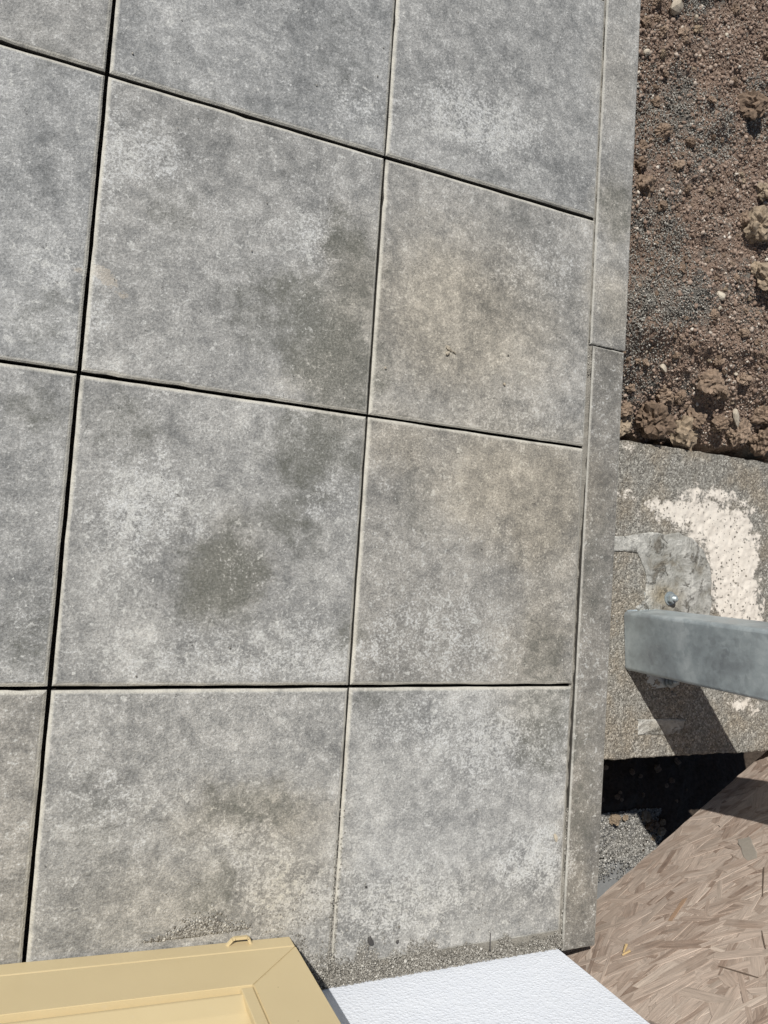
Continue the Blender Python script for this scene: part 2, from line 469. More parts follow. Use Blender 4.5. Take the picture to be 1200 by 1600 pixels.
def obj(name, me, mat=None, parent=None):
    if isinstance(me, bmesh.types.BMesh):
        bm = me
        me = bpy.data.meshes.new(name)
        bm.to_mesh(me)
        bm.free()
    if mat is not None and len(me.materials) == 0:
        me.materials.append(mat)
    return link(bpy.data.objects.new(name, me), parent)


def empty(name, loc=(0, 0, 0)):
    o = bpy.data.objects.new(name, None)
    o.location = loc
    o.empty_display_size = 0.05
    return link(o)


def tag(o, label, cat, group=None):
    o['label'] = label
    o['category'] = cat
    if group: o['group'] = group
    return o


def structure(o, label, cat):
    o['kind'] = 'structure'
    o['label'] = label
    o['category'] = cat
    return o


def fast_mesh(name, V, F, smooth=False):
    """V (n,3), F (m,k) numpy"""
    me = bpy.data.meshes.new(name)
    k = F.shape[1]
    me.vertices.add(len(V))
    me.vertices.foreach_set('co', np.asarray(V, np.float32).ravel())
    me.loops.add(F.size)
    me.loops.foreach_set('vertex_index', F.astype(np.int32).ravel())
    me.polygons.add(len(F))
    me.polygons.foreach_set('loop_start', np.arange(0, F.size, k, dtype=np.int32))
    me.polygons.foreach_set('loop_total', np.full(len(F), k, np.int32))
    if smooth:
        me.polygons.foreach_set('use_smooth', np.ones(len(F), bool))
    me.update(calc_edges=True)
    me.validate()
    return me


def grid_mesh(name, xs, ys, fz, smooth=True):
    X, Y = np.meshgrid(xs, ys)
    Z = fz(X, Y)
    V = np.stack([X.ravel(), Y.ravel(), Z.ravel()], 1)
    nx, ny = len(xs), len(ys)
    i = np.arange(nx - 1)[None, :] + np.arange(ny - 1)[:, None] * nx
    F = np.stack([i, i + 1, i + 1 + nx, i + nx], -1).reshape(-1, 4)
    return fast_mesh(name, V, F, smooth)


def box_bm(x0, x1, y0, y1, z0, z1, bevel=0.0, seg=1, bm=None):
    own = bm is None
    if own: bm = bmesh.new()
    r = bmesh.ops.create_cube(bm, size=1)
    vs = r['verts']
    for v in vs:
        v.co = Vector((x0 + (v.co.x + .5) * (x1 - x0), y0 + (v.co.y + .5) * (y1 - y0), z0 + (v.co.z + .5) * (z1 - z0)))
    if bevel > 0:
        es = [e for e in bm.edges if e.verts[0] in vs]
        bmesh.ops.bevel(bm, geom=es, offset=bevel, segments=seg, affect='EDGES', profile=0.6)
    return bm


def _hash(ix, iy, seed):
    h = (ix.astype(np.int64) * 374761393 + iy.astype(np.int64) * 668265263 + seed * 1442695041) & 0xFFFFFFFF
    h = ((h ^ (h >> 13)) * 1274126177) & 0xFFFFFFFF
    h = h ^ (h >> 16)
    return (h & 0xFFFFFF) / float(0xFFFFFF)


def vnoise(x, y, seed=0):
    ix, iy = np.floor(x), np.floor(y)
    fx, fy = x - ix, y - iy
    fx = fx * fx * (3 - 2 * fx)
    fy = fy * fy * (3 - 2 * fy)
    a, b = _hash(ix, iy, seed), _hash(ix + 1, iy, seed)
    c, d = _hash(ix, iy + 1, seed), _hash(ix + 1, iy + 1, seed)
    return (a * (1 - fx) + b * fx) * (1 - fy) + (c * (1 - fx) + d * fx) * fy - 0.5


def fbm(x, y, scale, octv=4, seed=0, gain=0.5):
    s, a = 0, 1
    for o in range(octv):
        s = s + a * vnoise(x * scale, y * scale, seed + o * 17)
        scale *= 2.03
        a *= gain
    return s


_ico = bmesh.new()
bmesh.ops.create_icosphere(_ico, subdivisions=1, radius=1)
ICO_V = np.array([v.co[:] for v in _ico.verts])
ICO_F = np.array([[v.index for v in f.verts] for f in _ico.faces])
_ico.free()


def grains_mesh(name, pts, rad, flat=0.75):
    """many little angular grains in one mesh"""
    n = len(pts)
    q = rng.normal(size=(n, 4))
    q /= np.linalg.norm(q, axis=1, keepdims=True)
    w, x, y, z = q.T
    Rm = np.stack([1 - 2 * (y * y + z * z), 2 * (x * y - z * w), 2 * (x * z + y * w),
                   2 * (x * y + z * w), 1 - 2 * (x * x + z * z), 2 * (y * z - x * w),
                   2 * (x * z - y * w), 2 * (y * z + x * w), 1 - 2 * (x * x + y * y)], 1).reshape(n, 3, 3)
    sc = rng.uniform(0.5, 1.35, size=(n, 1, 3))
    jit = rng.uniform(0.58, 1.30, size=(n, len(ICO_V), 1))
    V = ICO_V[None] * jit * sc
    V = np.einsum('nij,nkj->nki', Rm, V)
    V[:, :, 2] *= flat
    V = V * np.asarray(rad).reshape(n, 1, 1) + np.asarray(pts)[:, None, :]
    F = ICO_F[None] + (np.arange(n) * len(ICO_V))[:, None, None]
    return fast_mesh(name, V.reshape(-1, 3), F.reshape(-1, 3))


def rock_mesh(name, seed, sub=3, rough=0.35, fine=0.12, angular=0.0, mat=None):
    bm = bmesh.new()
    bmesh.ops.create_icosphere(bm, subdivisions=sub, radius=1)
    o = Vector((seed * 7.3, seed * 3.1, seed * 11.7))
    cuts = []
    rr = random.Random(seed)
    for _ in range(int(angular * 10)):
        d = Vector((rr.gauss(0, 1), rr.gauss(0, 1), rr.gauss(0, 1))).normalized()
        cuts.append((d, rr.uniform(0.6, 0.9)))
    for v in bm.verts:
        d = v.co.normalized()
        r = 1 + rough * mnoise.fractal(d * 1.3 + o, 1.0, 2.0, 3) + fine * mnoise.fractal(d * 4.5 + o, 0.7, 2.1, 5) + fine * 0.35 * abs(mnoise.noise(d * 14 + o))
        c = d * r
        for (k, lim) in cuts:
            e = c.dot(k) - lim
            if e > 0: c -= k * e
        v.co = c
    me = bpy.data.meshes.new(name)
    bm.to_mesh(me)
    bm.free()
    if angular == 0:
        for f in me.polygons: f.use_smooth = False
    if mat: me.materials.append(mat)
    return me


# ------------------------------------------------------------------ setting: ground
ZF = -0.22                       # top of the footing
g = obj('ground', grid_mesh('ground', np.concatenate([-np.geomspace(60, 2, 14), np.linspace(-1.5, 3.5, 12), np.geomspace(4, 60, 14)]),
                            np.concatenate([-np.geomspace(60, 3, 14), np.linspace(-2.5, 2.5, 12), np.geomspace(3, 60, 14)]),
                            lambda x, y: -0.75 + 0.05 * fbm(x, y, 0.5, 3, 5) * 0), M_GROUND)
structure(g, 'bare earth stretching away around the terrace', 'ground')


def soil_z(x, y):
    z = -0.105 + 0.022 * np.clip((y - 0.1) / 0.6, -1, 1)
    z = z + 0.024 * fbm(x, y, 7, 3, 3) + 0.013 * fbm(x, y, 28, 3, 9) + 0.006 * np.abs(fbm(x, y, 80, 3, 21))
    # falls away towards the footing and breaks off in front of it
    z = z - 0.125 * np.clip((-0.16 - y) / 0.22, 0, 1)
    edge = -0.390 + 0.03 * fbm(x, y * 0, 18, 3, 31)
    t = np.clip((edge - y) / 0.03, 0, 1)
    return z - 0.16 * t * t * (3 - 2 * t)


xs = np.concatenate([np.arange(1.06, 1.80, 0.0035), np.arange(1.80, 2.4, 0.02), np.geomspace(2.45, 40, 24)])
ys = np.concatenate([np.arange(-0.45, 0.95, 0.0035), np.arange(0.95, 1.6, 0.02), np.geomspace(1.65, 40, 24)])
soil = obj('soil', grid_mesh('soil', xs, ys, soil_z), M_SOIL)
structure(soil, 'loose brown soil and grit beside the kerb', 'soil')


def pit_z(x, y):
    z = -0.60 - 0.06 * np.clip((-1.63 - y) / 0.04, 0, 1)
    z = z + 0.03 * fbm(x, y, 9, 4, 41) + 0.012 * np.abs(fbm(x, y, 45, 3, 43))
    z = z - 0.05 * np.exp(-((y + 1.33) / 0.08) ** 2)
    return z


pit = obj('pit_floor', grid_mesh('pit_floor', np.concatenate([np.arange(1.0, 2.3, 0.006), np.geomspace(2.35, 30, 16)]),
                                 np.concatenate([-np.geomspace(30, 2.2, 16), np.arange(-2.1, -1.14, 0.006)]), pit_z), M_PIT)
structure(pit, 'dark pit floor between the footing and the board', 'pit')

# ------------------------------------------------------------------ setting: paving
T = 0.5
pav = obj('paving', grid_mesh('paving', np.linspace(-1.55, 1.09, 12), np.linspace(-1.56, 1.05, 12), lambda x, y: x * 0 - 0.055), M_BED)
structure(pav, 'terrace of large square grey concrete slabs', 'paving')


def slab_mesh(name, hx, hy, hz, chamfer, drop, seed, n=26, chips=1.0):
    """slab with chamfered, slightly worn arrises; rings: top face, chamfer foot, bottom"""
    rr = np.random.default_rng(seed)
    t = np.linspace(-1, 1, n + 1)[:-1]
    path = [np.stack([t, -np.ones(n)], 1), np.stack([np.ones(n), t], 1), np.stack([-t, np.ones(n)], 1), np.stack([-np.ones(n), -t], 1)]
    P = np.concatenate(path)
    m = len(P)
    chip = np.where(rr.uniform(size=m) < 0.012, rr.uniform(0.0006, 0.0018, m), 0.0) * chips
    def ring(inset, z, jit, jz=0):
        # per-vertex smooth wobble of the line
        w = rr.normal(0, 1, m)
        w = (w + np.roll(w, 1) + np.roll(w, -1)) / 3
        ins = inset + jit * w + (chip if jit > 0 else 0)
        X = P[:, 0] * (hx - ins)
        Y = P[:, 1] * (hy - ins)
        return np.stack([X, Y, np.full(m, z) + jz * rr.normal(0, 1, m)], 1)
    r0 = ring(chamfer, 0, 0.0006 * chips)
    r1 = ring(chamfer * 0.45, -drop * 0.30, 0.0005 * chips)
    r2 = ring(0.0, -drop, 0.0005 * chips)
    r3 = ring(0.0004, -drop - 0.0022, 0.0003 * chips)
    r4 = ring(0.0015, -hz, 0)
    V = np.concatenate([r0, r1, r2, r3, r4])
    faces = [list(range(m))]
    for k in range(4):
        for i in range(m):
            j = (i + 1) % m
            faces.append([k * m + i, (k + 1) * m + i, (k + 1) * m + j, k * m + j])
    me = bpy.data.meshes.new(name)
    me.from_pydata(V.tolist(), [], faces)
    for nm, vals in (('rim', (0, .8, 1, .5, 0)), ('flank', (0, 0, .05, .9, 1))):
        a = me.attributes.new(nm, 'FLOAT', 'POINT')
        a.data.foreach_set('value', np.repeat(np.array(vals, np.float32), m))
    return me


gap = 0.0030
SLAB_TONE = {(0, 0): (0.98, 0.0), (1, 0): (1.0, 0.1), (0, -1): (0.97, 0.2), (1, -1): (1.02, 0.4), (0, -2): (1.0, 0.2), (1, -2): (0.96, 0.5), (0, -3): (1.06, 0.25), (1, -3): (1.12, 0.2), (-1, -1): (1.0, 0.0), (-1, -2): (0.9, 0.1), (-1, -3): (1.0, 0.6), (-1, 0): (0.95, 0.2)}
first = True
for iy in range(-3, 2):
    for ix in range(-3, 2):
        cx, cy = (ix + 0.5) * T, (iy + 0.5) * T
        seed = (ix + 9) * 31 + (iy + 9)
        rr = random.Random(seed)
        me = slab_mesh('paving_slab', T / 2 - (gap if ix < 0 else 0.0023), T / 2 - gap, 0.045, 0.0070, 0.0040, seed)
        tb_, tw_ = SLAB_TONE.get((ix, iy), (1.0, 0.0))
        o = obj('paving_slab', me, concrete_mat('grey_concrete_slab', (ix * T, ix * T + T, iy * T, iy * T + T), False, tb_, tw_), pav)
        o.location = (cx + rr.uniform(-.0006, .0006) + (0.0006 if ix == 0 else 0), cy + rr.uniform(-.0006, .0006), rr.uniform(-0.0012, 0.0008))
        o.rotation_euler = (rr.uniform(-.0015, .0015), rr.uniform(-.0015, .0015), rr.uniform(-.0012, .0012))

# kerb along the slab edge
kerb = empty('kerb', (1.05, -0.28, 0))
structure(kerb, 'narrow grey concrete kerb edging the terrace', 'kerb')
k_defs = [(1.0005, 1.0955, -0.2755, 0.745, 0.0), (1.0055, 1.0895, -1.535, -0.2785, 0.005), (1.0005, 1.0955, 0.748, 1.75, 0.0)]
for i, (x0, x1, y0, y1, rz) in enumerate(k_defs):
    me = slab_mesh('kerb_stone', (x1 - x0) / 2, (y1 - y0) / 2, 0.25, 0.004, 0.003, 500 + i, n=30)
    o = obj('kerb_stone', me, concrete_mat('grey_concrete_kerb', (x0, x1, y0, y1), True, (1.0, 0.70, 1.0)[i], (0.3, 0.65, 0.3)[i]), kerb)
    o.location = Vector(((x0 + x1) / 2, (y0 + y1) / 2, 0.001)) - kerb.location
    o.rotation_euler = (0, 0.004, -rz)
    if i == 1: o['label'] = 'greyer kerb stone ending at the house corner'
    if i == 0: o['label'] = 'kerb stone with brown stains beside the soil'
# sand washed into the joint between slabs and kerb
ys_j = np.arange(-1.525, 1.05, 0.004)
def jz(x, y):
    f = np.clip((y + 0.75) / 0.25, 0, 1)
    f = np.maximum(f, np.clip((-1.22 - y) / 0.15, 0, 1))
    return -0.011 + 0.007 * f + 0.006 * fbm(x, y, 60, 3, 77)
o = obj('joint_sand', grid_mesh('joint_sand', np.linspace(0.9945, 1.0135, 5), ys_j, jz), M_JOINT, kerb)
o.location = -Vector(kerb.location)

o = obj('joint_sand', grid_mesh('joint_sand', np.arange(-1.5, 1.0, 0.006), np.linspace(-1.53, -1.494, 6), lambda x, y: -0.004 + 0.005 * fbm(x, y, 60, 3, 79)), M_JOINT, pav)

# ------------------------------------------------------------------ house wall clad in polystyrene
WX, WY = 0.989, -1.525
house = empty('house_wall', (0.0, WY, 0))
tag(house, 'white polystyrene insulated house wall ending in a corner beside the kerb', 'wall')
def hpart(name, bm, m, par=house):
    o = obj(name, bm, m, par)
    o.location = -Vector(house.location)
    return o
hpart('wall_core', box_bm(-2.2, WX - 0.162, WY - 1.6, WY - 0.162, -0.74, 2.6), M_LEDGE)
zz = [-0.72, -0.012, 0.488, 0.988, 1.488, 1.988, 2.488]
for r_ in range(len(zz) - 1):
    edges = [WX, WX - 1.0, WX - 2.0, -2.2] if r_ % 2 == 1 else [WX, WX - 0.5, WX - 1.5, WX - 2.5, -2.2]
    edges = [e for e in edges if e > -2.2] + [-2.2]
    for a, b in zip(edges[:-1], edges[1:]):
        if a - b < 0.05: continue
        hpart('insulation_panel', box_bm(b + 0.0006, a - (0.0006 if a != WX else 0), WY - 0.16, WY, zz[r_] + 0.0006, zz[r_ + 1] - 0.0006, 0.0012), M_EPS)
    hpart('insulation_panel', box_bm(WX - 0.16, WX - 0.0015, WY - 1.2, WY - 0.1612, zz[r_] + 0.0006, zz[r_ + 1] - 0.0006, 0.0012), M_EPS)

ledge = obj('foundation_ledge', grid_mesh('foundation_ledge', np.arange(0.99, 2.2, 0.02), np.arange(-2.1, -1.64, 0.02),
                                          lambda x, y: -0.595 + 0.006 * fbm(x, y, 9, 3, 61)), M_LEDGE)
tag(ledge, 'smooth grey foundation ledge showing beside the board under the kerb', 'foundation')
sol = ledge.modifiers.new('s', 'SOLIDIFY')
sol.thickness = 0.12
sol.offset = -1

# ------------------------------------------------------------------ concrete footing
foot = empty('concrete_footing', (1.6, -0.815, ZF))
tag(foot, 'rough grey concrete footing splashed with pale cement under the steel post', 'footing')
FX0, FX1, FY0, FY1 = 1.10, 2.0, -1.221, -0.420
def part_of(par, name, me, m):
    o = obj(name, me, m, par)
    o.location = -Vector(par.location)
    return o
fx = np.concatenate([[FX0, FX0], np.arange(FX0 + 0.004, FX1, 0.004), [FX1, FX1]])
fy = np.concatenate([[FY0, FY0], np.arange(FY0 + 0.004, FY1, 0.004), [FY1, FY1]])
def foot_mesh():
    X, Y = np.meshgrid(fx, fy)
    Z = ZF + 0.0035 * fbm(X, Y, 90, 3, 71) + 0.004 * fbm(X, Y, 8, 3, 73)
    ny, nx = X.shape
    side = np.zeros_like(Z, bool)
    side[0, :] = side[-1, :] = True
    side[:, 0] = side[:, -1] = True
    Yw = Y + 0.0035 * fbm(X, Y * 0 + (Y > -0.8), 40, 3, 75) * ((np.arange(ny)[:, None] <= 1) | (np.arange(ny)[:, None] >= ny - 2))
    Z = np.where(side, -0.72, Z)
    V = np.stack([X.ravel(), Yw.ravel(), Z.ravel()], 1)
    i = np.arange(nx - 1)[None, :] + np.arange(ny - 1)[:, None] * nx
    F = np.stack([i, i + 1, i + 1 + nx, i + nx], -1).reshape(-1, 4)
    return fast_mesh('block', V, F, False)
part_of(foot, 'block', foot_mesh(), M_FOOT)
# coarse aggregate standing proud of the cast face
n_ = 2400
px = rng.uniform(FX0 + 0.1, 1.86, n_)
py = rng.uniform(FY0 + 0.004, FY1 - 0.004, n_)
wmask = np.zeros(n_)
for (x, y, rx, ry, s) in WHITE:
    wmask = np.maximum(wmask, s * (((px - x) / rx) ** 2 + ((py - y) / ry) ** 2 < 1.0))
inG = (px > 1.34) & (px < 1.58) & (py > -0.9) & (py < -0.66)
keep = (rng.uniform(size=n_) > wmask * 0.93) & ~inG
px, py = px[keep], py[keep]
rad = rng.uniform(0.0010, 0.0024, len(px))
o = part_of(foot, 'aggregate', grains_mesh('aggregate', np.stack([px, py, ZF + 0.0035 * fbm(px, py, 90, 3, 71) + 0.004 * fbm(px, py, 8, 3, 73) + rad * 0.25], 1), rad), M_GRIT)
o['kind'] = 'stuff'

def poly_sheet(name, pts, z0, h, m, par, seed, sub=5):
    bm = bmesh.new()
    P2 = []
    for i, a in enumerate(pts):
        b = pts[(i + 1) % len(pts)]
        for k in range(sub):
            f = k / sub
            P2.append((a[0] + (b[0] - a[0]) * f + 0.004 * (mnoise.noise(Vector((i + f, seed, 0)) * 2.1)),
                       a[1] + (b[1] - a[1]) * f + 0.004 * (mnoise.noise(Vector((i + f, seed, 5)) * 2.1))))
    vs = [bm.verts.new((x, y, z0)) for x, y in P2]
    f = bm.faces.new(vs)
    if f.normal.z < 0: f.normal_flip()
    bm.normal_update()
    if f.normal.z < 0: bmesh.ops.reverse_faces(bm, faces=[f])
    r = bmesh.ops.extrude_face_region(bm, geom=[f])
    tv = [v for v in r['geom'] if isinstance(v, bmesh.types.BMVert)]
    for v in tv: v.co.z += h
    tf = [q for q in bm.faces if all(v in tv for v in q.verts)]
    bmesh.ops.inset_region(bm, faces=tf, thickness=0.003, depth=0.0015)
    bmesh.ops.triangulate(bm, faces=[q for q in bm.faces if len(q.verts) > 4])
    return part_of(par, name, bm, m)

GROUT = [(1.23, -0.672), (1.308, -0.663), (1.379, -0.648), (1.42, -0.654), (1.464, -0.643), (1.509, -0.656), (1.55, -0.681), (1.577, -0.721), (1.588, -0.771), (1.588, -0.822), (1.583, -0.889), (1.476, -0.93), (1.349, -0.93), (1.338, -0.845), (1.362, -0.82), (1.366, -0.766), (1.353, -0.735), (1.333, -0.706), (1.29, -0.702), (1.23, -0.711)]
GROUT = [(x + (x + 0.032) * 0.013, y + (y + 0.779) * 0.013) for x, y in GROUT]
poly_sheet('grout_patch', GROUT, ZF - 0.004, 0.0065, M_GROUT, foot, 3)
poly_sheet('grout_strip', [(1.375, -1.125), (1.535, -1.128), (1.522, -1.165), (1.377, -1.165)], ZF - 0.004, 0.0055, M_GROUT, foot, 8)

# ------------------------------------------------------------------ steel post
PX0, PX1, PY0, PY1 = 1.321, 1.437, -0.997, -0.849
post = empty('steel_post', ((PX0 + PX1) / 2, (PY0 + PY1) / 2, ZF))
post.rotation_euler = (0, 0, R(5))
tag(post, 'square galvanised steel post bolted to the concrete footing', 'post')
def tube_mesh():
    bm = bmesh.new()
    def ringpts(ins, rad):
        pts = []
        for (cx, cy, a0) in ((PX1 - ins - rad, PY1 - ins - rad, 0), (PX0 + ins + rad, PY1 - ins - rad, 90), (PX0 + ins + rad, PY0 + ins + rad, 180), (PX1 - ins - rad, PY0 + ins + rad, 270)):
            for k in range(7):
                a = R(a0 + 15 * k)
                pts.append((cx + rad * math.cos(a), cy + rad * math.sin(a)))
        return pts
    out, inn = ringpts(0, 0.010), ringpts(0.006, 0.005)
    lv = []
    for pts, z in ((out, ZF + 0.002), (out, 2.45), (inn, 2.45), (inn, ZF + 0.002)):
        lv.append([bm.verts.new((x, y, z)) for x, y in pts])
    m = len(out)
    for a, b in zip(lv[:-1], lv[1:]):
        for i in range(m):
            f = bm.faces.new((a[i], a[(i + 1) % m], b[(i + 1) % m], b[i]))
            f.smooth = (i % 7 != 6)
    bm.normal_update()
    return bm
part_of(post, 'tube', tube_mesh(), M_GALV)
part_of(post, 'base_plate', box_bm(PX0 + 0.07, PX1 + 0.055, PY0 - 0.055, PY1 + 0.045, ZF - 0.008, ZF + 0.0009, 0.001), M_GALV)
def weld(y):
    bm = bmesh.new()
    for k in range(30):
        f = (k + 0.5) / 30
        r = bmesh.ops.create_icosphere(bm, subdivisions=1, radius=0.0034 * random.uniform(0.85, 1.2))
        for v in r['verts']: v.co += Vector((PX0 + 0.012 + (PX1 - PX0 - 0.024) * f, y, ZF + 0.001))
    return bm
part_of(post, 'weld_seam', weld(PY1), M_GALV)
part_of(post, 'weld_seam', weld(PY0), M_GALV)
for (bx_, by_) in ((1.470, -0.823), (1.466, -1.036)):
    b = empty('anchor_bolt', (0, 0, 0))
    b.parent = post
    b.location = Vector((bx_, by_, ZF + 0.001)) - Vector(post.location)
    bm = bmesh.new()
    bmesh.ops.create_cone(bm, cap_ends=True, segments=24, radius1=0.018, radius2=0.018, depth=0.003, matrix=Matrix.Translation((0, 0, 0.0045)))
    obj('washer', bm, M_BOLT, b)
    bm = bmesh.new()
    bmesh.ops.create_cone(bm, cap_ends=True, segments=6, radius1=0.0135, radius2=0.0135, depth=0.013, matrix=Matrix.Translation((0, 0, 0.0125)))
    bmesh.ops.bevel(bm, geom=bm.edges[:], offset=0.0012, segments=2, affect='EDGES')
    obj('nut', bm, M_BOLT, b)
    bm = bmesh.new()
    prof = []
    z = 0.0
    while z < 0.028:
        prof += [(0.0072, z), (0.0061, z + 0.001)]
        z += 0.002
    prof += [(0.004, z + 0.0012), (0.0, z + 0.0012)]
    rings = []
    for r_, z in prof:
        rings.append([bm.verts.new((r_ * math.cos(2 * math.pi * k / 16), r_ * math.sin(2 * math.pi * k / 16), z)) for k in range(16)])
    for a, c in zip(rings[:-1], rings[1:]):
        for k in range(16):
            bm.faces.new((a[k], a[(k + 1) % 16], c[(k + 1) % 16], c[k]))
    obj('threaded_rod', bm, M_BOLT, b)

# ------------------------------------------------------------------ strand board standing in the pit
nB = Vector((-0.4631, 1, -0.2324)).normalized()
sB = Vector((0.669, 0.4631 * 0.669 - 0.2324 * 0.109, -0.109)).normalized()   # along the lower edge
sB = -sB                                                                  # local x runs towards the house
tB = nB.cross(sB)
BL, BH = 1.28, 0.95
bx0 = 1.0 - sB.x * BL
bz0 = -0.146 - sB.z * BL
B0 = Vector((bx0, 0.4631 * bx0 + 0.2324 * bz0 - 2.0706, bz0))        # lower corner away from the house
osb = empty('strand_board', B0)
tag(osb, 'weathered oriented strand board leaning beyond the kerb end', 'board')
MB_ = Matrix((sB, tB, nB)).transposed().to_4x4()
osb.rotation_euler = MB_.to_euler()
def panel_mesh():
    bm = bmesh.new()
    nx, ny = 60, 40
    def wob(u, k): return 0.005 * mnoise.noise(Vector((u * 30, k, 0)))
    prof = []
    N = 80
    for i in range(N): prof.append((BL * i / N, wob(i / N, 1) - 0.012 * 0 ))
    for i in range(20): prof.append((BL + wob(i / 20, 2), BH * i / 20))
    for i in range(N): prof.append((BL * (1 - i / N), BH + wob(i / N, 3)))
    for i in range(20): prof.append((wob(i / 20, 4), BH * (1 - i / 20)))
    vs = [bm.verts.new((x, y, 0)) for x, y in prof]
    f = bm.faces.new(vs)
    r = bmesh.ops.extrude_face_region(bm, geom=[f])
    for v in r['geom']:
        if isinstance(v, bmesh.types.BMVert): v.co.z -= 0.018
    bm.normal_update()
    bmesh.ops.recalc_face_normals(bm, faces=bm.faces[:])
    uv = bm.loops.layers.uv.new('UVMap')
    for f in bm.faces:
        for l in f.loops: l[uv].uv = (l.vert.co.x, l.vert.co.y)
    return bm
obj('panel', panel_mesh(), M_OSB, osb)

def strand_geo(L, W, seed):
    """thin curved flake with torn ends: top sheet verts + quads + uv"""
    rr = random.Random(seed)
    ns = 5
    V, UV = [], []
    c1, c2 = rr.uniform(-.018, .018), rr.uniform(-.4, .4)
    for i in range(ns + 1):
        u = i / ns - 0.5
        w = W * 0.5 * (1 - 0.22 * abs(2 * u) ** 4 + rr.uniform(-.10, .10))
        yc = L * c1 * (u * u)
        for s_, z in ((-1, 0.0), (-0.9, 0.0006), (0.9, 0.0006), (1, 0.0)):
            ex = rr.uniform(-.05, .05) * L * (1 if i in (0, ns) else 0) + (c2 * W * s_ if i in (0, ns) else 0)
            zz_ = z if 0 < i < ns else 0.00004
            V.append((u * L + ex, yc + s_ * w, zz_))
            UV.append((u * L, s_ * w))
    F = []
    for i in range(ns):
        for j in range(3):
            a = i * 4 + j
            F.append((a, a + 4, a + 5, a + 1))
    return V, F, UV

def strand_mesh(name, L, W, seed):
    V, F, UV = strand_geo(L, W, seed)
    me = bpy.data.meshes.new(name)
    me.from_pydata(V, [], [tuple(reversed(f)) for f in F])
    uvl = me.uv_layers.new(name='UVMap')
    for l in me.loops: uvl.data[l.index].uv = UV[l.vertex_index]
    me.materials.append(M_OSB)
    return me

sv = [strand_mesh('wood_strand', random.uniform(0.06, 0.15), random.choice((0.006, 0.009, 0.013, 0.018, 0.024, 0.032)), k) for k in range(24)]
rs = random.Random(5)
def strand_angle():
    a = rs.gauss(-11, 30)
    if rs.random() < 0.12: a = rs.uniform(-90, 90)
    return R(a)
# 300 single strands where the board shows
for k in range(292):
    o = link(bpy.data.objects.new('wood_strand', sv[rs.randrange(len(sv))]), osb)
    u = BL - rs.uniform(0.06, 0.98)
    sa_ = strand_angle()
    v = rs.uniform(0.02 + 0.11 * abs(math.sin(sa_)), 0.58)
    o.location = (u, v, 0.0009 + 0.0012 * rs.random())
    o.rotation_euler = (rs.gauss(0, .012), rs.gauss(0, .006), sa_)
    o.scale = (rs.uniform(.8, 1.2), rs.uniform(.7, 1.3), rs.uniform(0.6, 1.4))
# a few that stand out: a grey flake, a rusty one, thin dark strips drawn for the cracks
M_GREYW = plain('grey_wood_flake', (0.33, 0.295, 0.25), 0.7, 0.2, 120)
M_RUSTW = plain('rusty_wood_flake', (0.36, 0.24, 0.16), 0.7, 0.25, 120)
M_CRACK = plain('dark_crack_strip', (0.13, 0.095, 0.07), 0.75, 0.3, 120)
MBi = MB_.inverted()
for (xa, za, xb, zb_, wd, m_, hgt) in ((1.538, -0.030, 1.468, 0.055, 0.030, M_GREYW, 0.0026), (1.312, 0.019, 1.242, 0.048, 0.011, M_RUSTW, 0.0026),
                                      (1.173, 0.238, 1.177, 0.320, 0.0025, M_CRACK, 0.003), (1.450, 0.100, 1.365, 0.168, 0.0025, M_CRACK, 0.0028), (1.280, 0.238, 1.240, 0.280, 0.002, M_CRACK, 0.0028)):
    pa = MBi @ (Vector((xa, 0.4631 * xa + 0.2324 * za - 2.0706, za)) - B0)
    pb = MBi @ (Vector((xb, 0.4631 * xb + 0.2324 * zb_ - 2.0706, zb_)) - B0)
    d_ = pb - pa
    me = strand_mesh('wood_strand', d_.length, wd, int(xa * 1000))
    me.materials.clear()
    me.materials.append(m_)
    o = link(bpy.data.objects.new('wood_strand', me), osb)
    o.location = (*((pa + pb) / 2).xy, hgt)
    o.rotation_euler = (0, 0, math.atan2(d_.y, d_.x))
# the under-layer and the far parts, beyond counting
AV, AF, AUV = [], [], []
for k in range(1500):
    L, W = rs.uniform(0.06, 0.14), rs.uniform(0.012, 0.036)
    V, F, UV = strand_geo(L, W, 1000 + k)
    a = strand_angle()
    u, v = rs.uniform(0.05, BL - 0.05), rs.uniform(0.012, BH - 0.01)
    z = 0.0002 + 0.0009 * rs.random()
    b = len(AV)
    ca, sa = math.cos(a), math.sin(a)
    for (x, y, zz_) in V:
        X, Y = u + ca * x - sa * y, v + sa * x + ca * y
        AV.append((min(max(X, 0.001), BL - .001), min(max(Y, 0.001), BH - .001), z + zz_))
    AUV += UV
    AF += [tuple(b + i for i in reversed(f)) for f in F]
me = bpy.data.meshes.new('strand_layer')
me.from_pydata(AV, [], AF)
uvl = me.uv_layers.new(name='UVMap')
li = np.zeros(len(me.loops), np.int32)
me.loops.foreach_get('vertex_index', li)
uvl.data.foreach_set('uv', np.array(AUV, np.float32)[li].ravel())
o = obj('strand_layer', me, M_OSB, osb)
o['kind'] = 'stuff'

